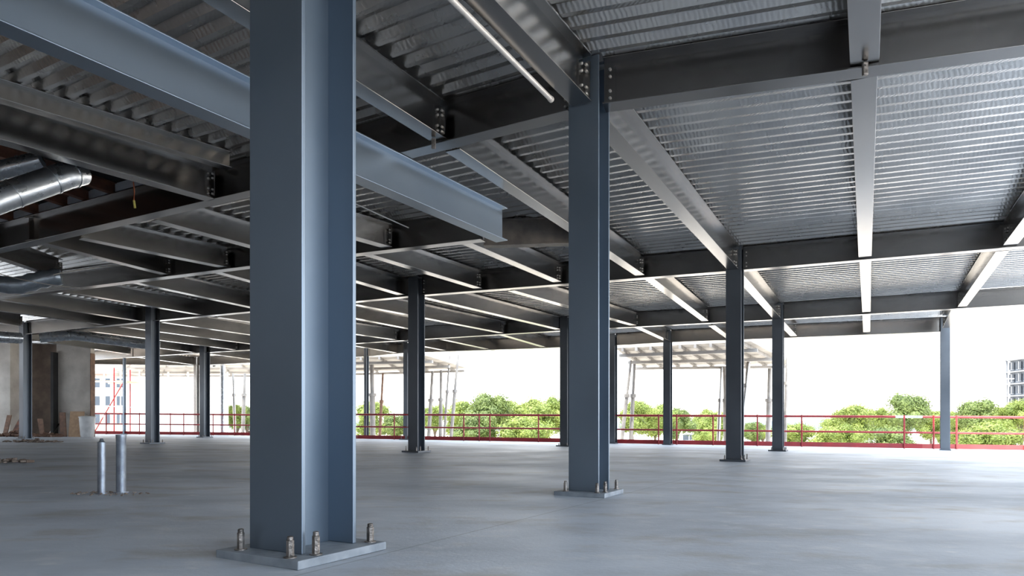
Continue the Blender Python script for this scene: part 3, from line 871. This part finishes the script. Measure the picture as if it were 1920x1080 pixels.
# scaffold beyond the rail at the far left
e = empty('scaffold_tower', Vector((wx(180, 38), 38, GZ)), 'red and white scaffold tower outside beside the plaster wall', 'scaffold')
xs = [wx(x, 38) for x in (176, 195, 214, 232)]
for yy in (38, 39.6):
    for x in xs: MB().tube([(x, yy, GZ), (x, yy, 3.9)], .035, 8).build('standard', WHITEP if x != xs[2] else RED, e, smooth=True)
    for z in (-1.6, .2, 1.7, 3.1): MB().tube([(xs[0] - .15, yy, z), (xs[3] + .15, yy, z)], .035, 8).build('ledger', WHITEP, e, smooth=True)
MB().tube([(xs[0], 38, GZ), (xs[3], 38, .2)], .03, 8).build('brace', WHITEP, e, smooth=True)
MB().tube([(xs[0], 38, .2), (xs[3], 38, 3.1)], .03, 8).build('brace', PINKRED, e, smooth=True)
for z in (.25, 3.15): MB().box(((xs[0] + xs[3]) / 2, 38.8, z), xs[3] - xs[0], 1.5, .05).build('plank', PLY, e)

# ------------------------------------------------------------------ buildings outside
def building(name, x0, x1, y0, y1, ztop, m, label, nx, nz, zlow=GZ, wmat=GLASS, frac=.6, roofm=None, sides=False):
    e = empty(name, ((x0 + x1) / 2, y0, zlow), label, 'building')
    MB().box(((x0 + x1) / 2, (y0 + y1) / 2, (zlow + ztop) / 2), x1 - x0, y1 - y0, ztop - zlow).build('wall', m, e)
    MB().box(((x0 + x1) / 2, (y0 + y1) / 2, ztop + .15), x1 - x0 + .5, y1 - y0 + .5, .3).build('roof', roofm or m, e)
    cw = (x1 - x0) / nx; ch = (ztop - zlow) / nz
    for i in range(nx):
        for k in range(nz):
            cx = x0 + (i + .5) * cw; cz = zlow + (k + .5) * ch
            f = MB().box((cx, y0 - .03, cz), cw * frac, .08, ch * frac).build('window', WHITEP, e)
            MB().box((cx, y0 - .06, cz), cw * frac * .86, .06, ch * frac * .86).build('pane', wmat, f, loc=Vector((( x0 + x1) / 2, y0, zlow)))
    if sides:
        n = max(2, int((y1 - y0) / 4))
        for j in range(n):
            for k in range(nz):
                cy = y0 + (j + .5) * (y1 - y0) / n; cz = zlow + (k + .5) * ch
                f = MB().box((x0 - .03, cy, cz), .08, (y1 - y0) / n * .6, ch * frac).build('window', WHITEP, e)
                MB().box((x0 - .06, cy, cz), .06, (y1 - y0) / n * .5, ch * frac * .86).build('pane', wmat, f, loc=Vector((( x0 + x1) / 2, y0, zlow)))
    return e
building('office_building', wx(150, 70), wx(236, 70), 70, 84, EYE + 96 / F * 70, FACADE2, 'brownish building with blue windows behind the red scaffold', 4, 5)
# white hoarding / sheeted wall beyond the left rail
e = empty('white_hoarding', Vector((wx(360, 52), 52, GZ)), 'tall white sheeted hoarding beyond the left guard rail', 'hoarding')
x0, x1 = wx(240, 52), wx(425, 52)
for k in range(5):
    a = x0 + (x1 - x0) * k / 5; b = x0 + (x1 - x0) * (k + 1) / 5
    MB().box(((a + b) / 2, 52, (GZ + 4.4) / 2), b - a - .04, .1, 4.4 - GZ).build('panel', WHITEWALL, e)
for k in range(6):
    a = x0 + (x1 - x0) * k / 5
    MB().box((a, 52.12, (GZ + 4.77) / 2), .12, .12, 4.77 - GZ).build('post', WHITEP, e)
# unfinished tower at the right edge
TD = 150
x0 = wx(1886, TD + 15); x1 = x0 + 14
zt = EYE + 121 / F * (TD + 15)
e = empty('apartment_tower', Vector((x0, TD, GZ)), 'grey unfinished apartment tower rising at the right edge', 'building')
MB().box(((x0 + x1) / 2 + .4, TD + 7.5, (GZ + zt) / 2), x1 - x0 - .8, 14.4, zt - GZ).build('wall', FACADE, e)
for k in range(7):
    z = zt - k * 2.9
    MB().box(((x0 + x1) / 2, TD + 7.5, z), x1 - x0 + .5, 15.4, .30).build('floor_slab', SLABG, e)
    if k < 6:
        for i in range(6):
            cy = TD + 1.6 + i * 2.4
            f = MB().box((x0 + .36, cy, z - 1.45), .12, 1.5, 1.8).build('window', GLASS, e)
            MB().box((x0 + .28, cy, z - 1.45), .06, .10, 1.8).build('mullion', WHITEP, f, loc=Vector((x0, TD, GZ)))
            MB().box((x0 + .26, cy, z - 2.42), .10, 1.7, .10).build('sill', SLABG, f, loc=Vector((x0, TD, GZ)))
        for i in (0, 3, 6):
            MB().box((x0 + .02, TD + .4 + i * 2.4, z - 1.45), .35, .35, 2.6).build('pillar', SLABG, e)
for i in range(7):
    MB().tube([(x0 + .2, TD + .4 + i * 2.4, zt), (x0 + .2, TD + .4 + i * 2.4, zt + 1.3)], .06, 6).build('roof_post', STEEL, e)
MB().tube([(x0 + .2, TD, zt + 1.2), (x0 + .2, TD + 15, zt + 1.2)], .05, 6).build('roof_rail', STEEL, e)
MB().tube([(x0 - 2.2, TD + 14.5, zt - .4), (x0 + .6, TD + 14.5, zt + .1)], .08, 6).build('jib', STEEL, e)
# lamp post before it
lp = G(1886, 95)
e = empty('lamp_post', (lp.x, lp.y, GZ), 'thin grey lamp post in front of the apartment tower', 'lamp post')
MB().tube([(lp.x, lp.y, GZ), (lp.x, lp.y, 7.2)], [.14, .08], 8).build('pole', WHITEP, e, smooth=True)
MB().box((lp.x + .5, lp.y, 7.2), 1.2, .25, .12).build('lamp_head', WHITEP, e)

# distant wooded hills
mb = MB(); n = 60
for i in range(n + 1):
    x = -500 + 1300 * i / n
    h = 6 + 3.5 * math.sin(i * .55) + 2.5 * math.sin(i * 1.31 + 1)
    mb.v += [Vector((x, 560, GZ)), Vector((x, 590, GZ + h)), Vector((x, 700, GZ + h * .9)), Vector((x, 760, GZ))]
for i in range(n):
    for k in range(3): mb.f.append((4 * i + k, 4 * i + 4 + k, 4 * i + 5 + k, 4 * i + 1 + k))
tag(mb.build('hills', HILL, None, smooth=True), kind='structure')

# ------------------------------------------------------------------ trees
def crown_mesh(name, seed, m, lobes=16, leaves=9500, R=(1, 1, .92)):
    rnd = random.Random(seed); mb = MB()
    cs = []
    for i in range(lobes):
        u = rnd.uniform(-1, 1); a = rnd.uniform(0, 6.28); q = math.sqrt(1 - u * u)
        rr = rnd.uniform(.45, .72)
        cs.append((Vector((q * math.cos(a) * rr * R[0], q * math.sin(a) * rr * R[1], u * rr * R[2])), rnd.uniform(.26, .42)))
    cs.append((Vector((0, 0, 0)), .6))
    for c, r in cs:                       # dense inner foliage of each bough
        o = len(mb.v); R0 = r * .70; nu, nv = 10, 7
        for j in range(nv + 1):
            th = math.pi * j / nv
            for i in range(nu):
                ph = 2 * math.pi * i / nu
                k = R0 * rnd.uniform(.86, 1.06)
                mb.v.append(c + Vector((math.sin(th) * math.cos(ph), math.sin(th) * math.sin(ph), math.cos(th))) * k)
        for j in range(nv):
            for i in range(nu):
                mb.f.append((o + j * nu + i, o + j * nu + (i + 1) % nu, o + (j + 1) * nu + (i + 1) % nu, o + (j + 1) * nu + i))
    for i in range(leaves):
        c, r = cs[rnd.randrange(len(cs))]
        u = rnd.uniform(-1, 1); a = rnd.uniform(0, 6.28); q = math.sqrt(1 - u * u)
        dirv = Vector((q * math.cos(a), q * math.sin(a), u))
        p = c + dirv * r * rnd.uniform(.68, 1.16)
        t = dirv.cross(Vector((rnd.uniform(-1, 1), rnd.uniform(-1, 1), rnd.uniform(-1, 1))))
        if t.length < .01: continue
        t.normalize(); nrm = (dirv + Vector((rnd.uniform(-.7, .7), rnd.uniform(-.7, .7), rnd.uniform(-.2, .9)))).normalized()
        w = nrm.cross(t).normalized(); s = rnd.uniform(.026, .048)
        mb.add([p - t * s, p + w * s * .6, p + t * s, p - w * s * .6], [(0, 1, 2, 3)])
    me = bpy.data.meshes.new(name)
    me.from_pydata(mb.v, [], mb.f); me.materials.append(m); me.update()
    return me
crowns = [crown_mesh('crown', s, LEAF if s % 2 else LEAFD, R=rr) for s, rr in ((1, (1, 1, .9)), (2, (1, 1, .95)), (3, (1, .9, 1)), (5, (1.05, 1, .8)))]
trunk_me = None
tm = MB().tube([(0, 0, 0), (0.02, 0, .5), (0, .02, 1)], [.09, .06, .04], 10)
tm.tube([(0, 0, .62), (.22, .05, 1.05)], [.035, .018], 7).tube([(0, 0, .66), (-.2, .1, 1.1)], [.035, .018], 7).tube([(0, 0, .7), (.05, -.2, 1.1)], [.03, .015], 7)
trunk_me = bpy.data.meshes.new('trunk'); trunk_me.from_pydata(tm.v, [], tm.f); trunk_me.materials.append(BARK); trunk_me.update()
def tree(x, ytop, wpx, d, k, label):
    p = G(x, d); top = EYE + (HY - ytop) / F * d
    wid = wpx / F * d / 2
    top += .12 * wid; wid *= 1.12; hc = min((top - GZ) * .44, max(wid * .95, 1.4))
    e = empty('tree', (p.x, p.y, GZ), label, 'tree', 'trees beyond the guard rail')
    c = bpy.data.objects.new('crown', crowns[k % 4]); COL.objects.link(c); c.parent = e
    c.location = (0, 0, top - GZ - hc); c.scale = (wid, wid, hc)
    c.rotation_euler = (0, 0, random.uniform(0, 6.28))
    t = bpy.data.objects.new('trunk', trunk_me); COL.objects.link(t); t.parent = e
    hh = top - GZ - hc * 1.2
    t.scale = (2.2, 2.2, max(hh, .6))
T = [(690, 744, 80, 62, 0, 'round green tree just right of the nearest column'),
     (738, 775, 60, 75, 1, 'low pale tree left of the slim mid-floor column'),
     (815, 752, 62, 66, 3, 'green tree just right of the slim mid-floor column'),
     (858, 744, 80, 60, 0, 'bright tree behind the rightmost left-canopy prop'),
     (915, 736, 92, 58, 1, 'tallest tree of the central clump'),
     (968, 743, 84, 61, 3, 'bright tree right of the tallest central tree'),
     (1025, 741, 92, 57, 2, 'broad tree at the right end of the central clump'),
     (1060, 750, 60, 63, 0, 'tree partly behind the left edge of the second column'),
     (890, 772, 90, 50, 1, 'low dark tree in front of the central clump, left half'),
     (985, 775, 110, 50, 2, 'low dark tree in front of the central clump, right half'),
     (1185, 744, 74, 60, 0, 'bright tree behind the paired leaning props'),
     (1228, 750, 80, 64, 3, 'bright tree left of the edge column between second and third columns'),
     (1268, 764, 70, 66, 1, 'tree just right of that edge column'),
     (1335, 760, 70, 80, 3, 'small tree left of the third column'),
     (1325, 785, 60, 78, 2, 'low shrub-like tree left of the third column'),
     (1413, 790, 50, 80, 1, 'low tree seen between third and fourth columns'),
     (1430, 792, 34, 84, 2, 'small dark tree beside the fourth column'),
     (1495, 787, 74, 70, 0, 'low bright tree just right of the fourth column'),
     (1585, 765, 80, 74, 3, 'low spreading tree left of the large right tree'),
     (1612, 751, 82, 70, 0, 'round tree immediately left of the large right tree'),
     (1650, 758, 70, 78, 3, 'tree half behind the large right tree'),
     (1698, 737, 92, 60, 1, 'large dark green tree left of the corner column'),
     (1745, 764, 64, 72, 0, 'tree just left of the corner column'),
     (1795, 766, 56, 76, 3, 'tree just right of the corner column'),
     (1836, 748, 84, 64, 1, 'round dark tree right of the corner column'),
     (1880, 757, 60, 70, 3, 'tree in front of the apartment tower foot'),
     (1915, 748, 70, 62, 2, 'dark tree at the right edge'),
     (1665, 800, 100, 48, 1, 'low dark bush under the large right tree'),
     (1570, 790, 90, 62, 3, 'low bush left of the large right tree'),
     (1860, 790, 110, 52, 2, 'low dark bush near the right edge'),
     (443, 752, 40, 60, 0, 'small green tree left of the nearest column'),
     (464, 758, 34, 62, 1, 'small green tree touching the left side of the nearest column'),
     (1780, 790, 60, 90, 3, 'low distant tree behind the corner column')]
for t in T: tree(*t)

# ------------------------------------------------------------------ parked vehicles and site walls
def vehicle(x, d, L, H, m, label, van=False, rot=0.0, cat='car'):
    p = G(x, d); e = empty('van' if van else 'car', (p.x, p.y, GZ), label, cat, 'parked vehicles beyond the guard rail')
    o = Vector((p.x, p.y, GZ)); w = 1.8
    if van: prof = [(-L/2, .35), (L/2, .35), (L/2, 1.0), (L/2 - .5, 1.15), (L/2 - 1.1, H), (-L/2 + .05, H), (-L/2, 1.0)]
    else: prof = [(-L/2, .3), (L/2, .3), (L/2, .75), (L/2 - .9, .95), (L/2 - 1.7, H), (-L/2 + 1.0, H), (-L/2 + .2, 1.0), (-L/2, .8)]
    mb = MB(); n = len(prof)
    mb.add([o + Vector((a, -w/2, b)) for a, b in prof] + [o + Vector((a, w/2, b)) for a, b in prof],
           [tuple(range(n)), tuple(range(n, 2*n))[::-1]] + [(i, (i+1) % n, n + (i+1) % n, n + i) for i in range(n)])
    bevel(mb.build('body', m, e), .06, 2)
    z0, z1 = (1.1, H - .15) if van else (.95, H - .1)
    xa, xb = (-L/2 + .4, L/2 - 1.2) if van else (-L/2 + .9, L/2 - 1.65)
    for k in range(3):
        a = xa + (xb - xa) * k / 3 + .05; b = xa + (xb - xa) * (k + 1) / 3 - .05
        MB().box(o + Vector(((a + b)/2, -w/2 - .01, (z0 + z1)/2)), b - a, .03, z1 - z0).build('side_window', GLASS, e)
    for sx in (-1, 1):
        for sy in (-1, 1):
            c = o + Vector((sx * (L/2 - .85), sy * (w/2 - .1), .33))
            MB().tube([c - Vector((0, .11, 0)), c + Vector((0, .11, 0))], .33, 16).build('wheel', RUBBER, e, smooth=True)
vehicle(961, 150, 5.2, 2.1, CARW, 'white van parked in front of the central trees', True, cat='van')
vehicle(1300, 130, 5.4, 2.3, CARW, 'white van parked left of the third column', True, cat='van')
vehicle(1420, 150, 4.6, 1.5, CARW, 'white car between third and fourth columns')
vehicle(1540, 170, 4.5, 1.5, CARW, 'white car, leftmost in the open lot at the right')
vehicle(1562, 140, 4.6, 1.5, CARG, 'grey car right of the leftmost white car in the open lot')
vehicle(1588, 165, 4.6, 1.5, CARW, 'white car left of the large right tree')
vehicle(1618, 150, 4.4, 1.5, CARG, 'dark car beside the foot of the large right tree')
vehicle(1800, 140, 4.6, 1.5, CARW, 'white car just right of the corner column')
vehicle(1880, 120, 4.6, 1.5, CARW, 'white car near the right edge')
for i, (x0_, x1_, z, lab) in enumerate([(1560, 1640, 1.5, 'low white garden wall behind the parked cars'), (1790, 1900, 1.6, 'low white wall right of the corner column'), (1390, 1450, 2.0, 'white wall seen between third and fourth columns'), (1280, 1345, 1.3, 'pale low wall left of the third column')]):
    d = 190 if i < 1 else 105
    e = MB().box(((wx(x0_, d) + wx(x1_, d)) / 2, d, GZ + z / 2), wx(x1_, d) - wx(x0_, d), .4, z).build('garden_wall', WHITEWALL)
    tag(e, lab, 'wall')
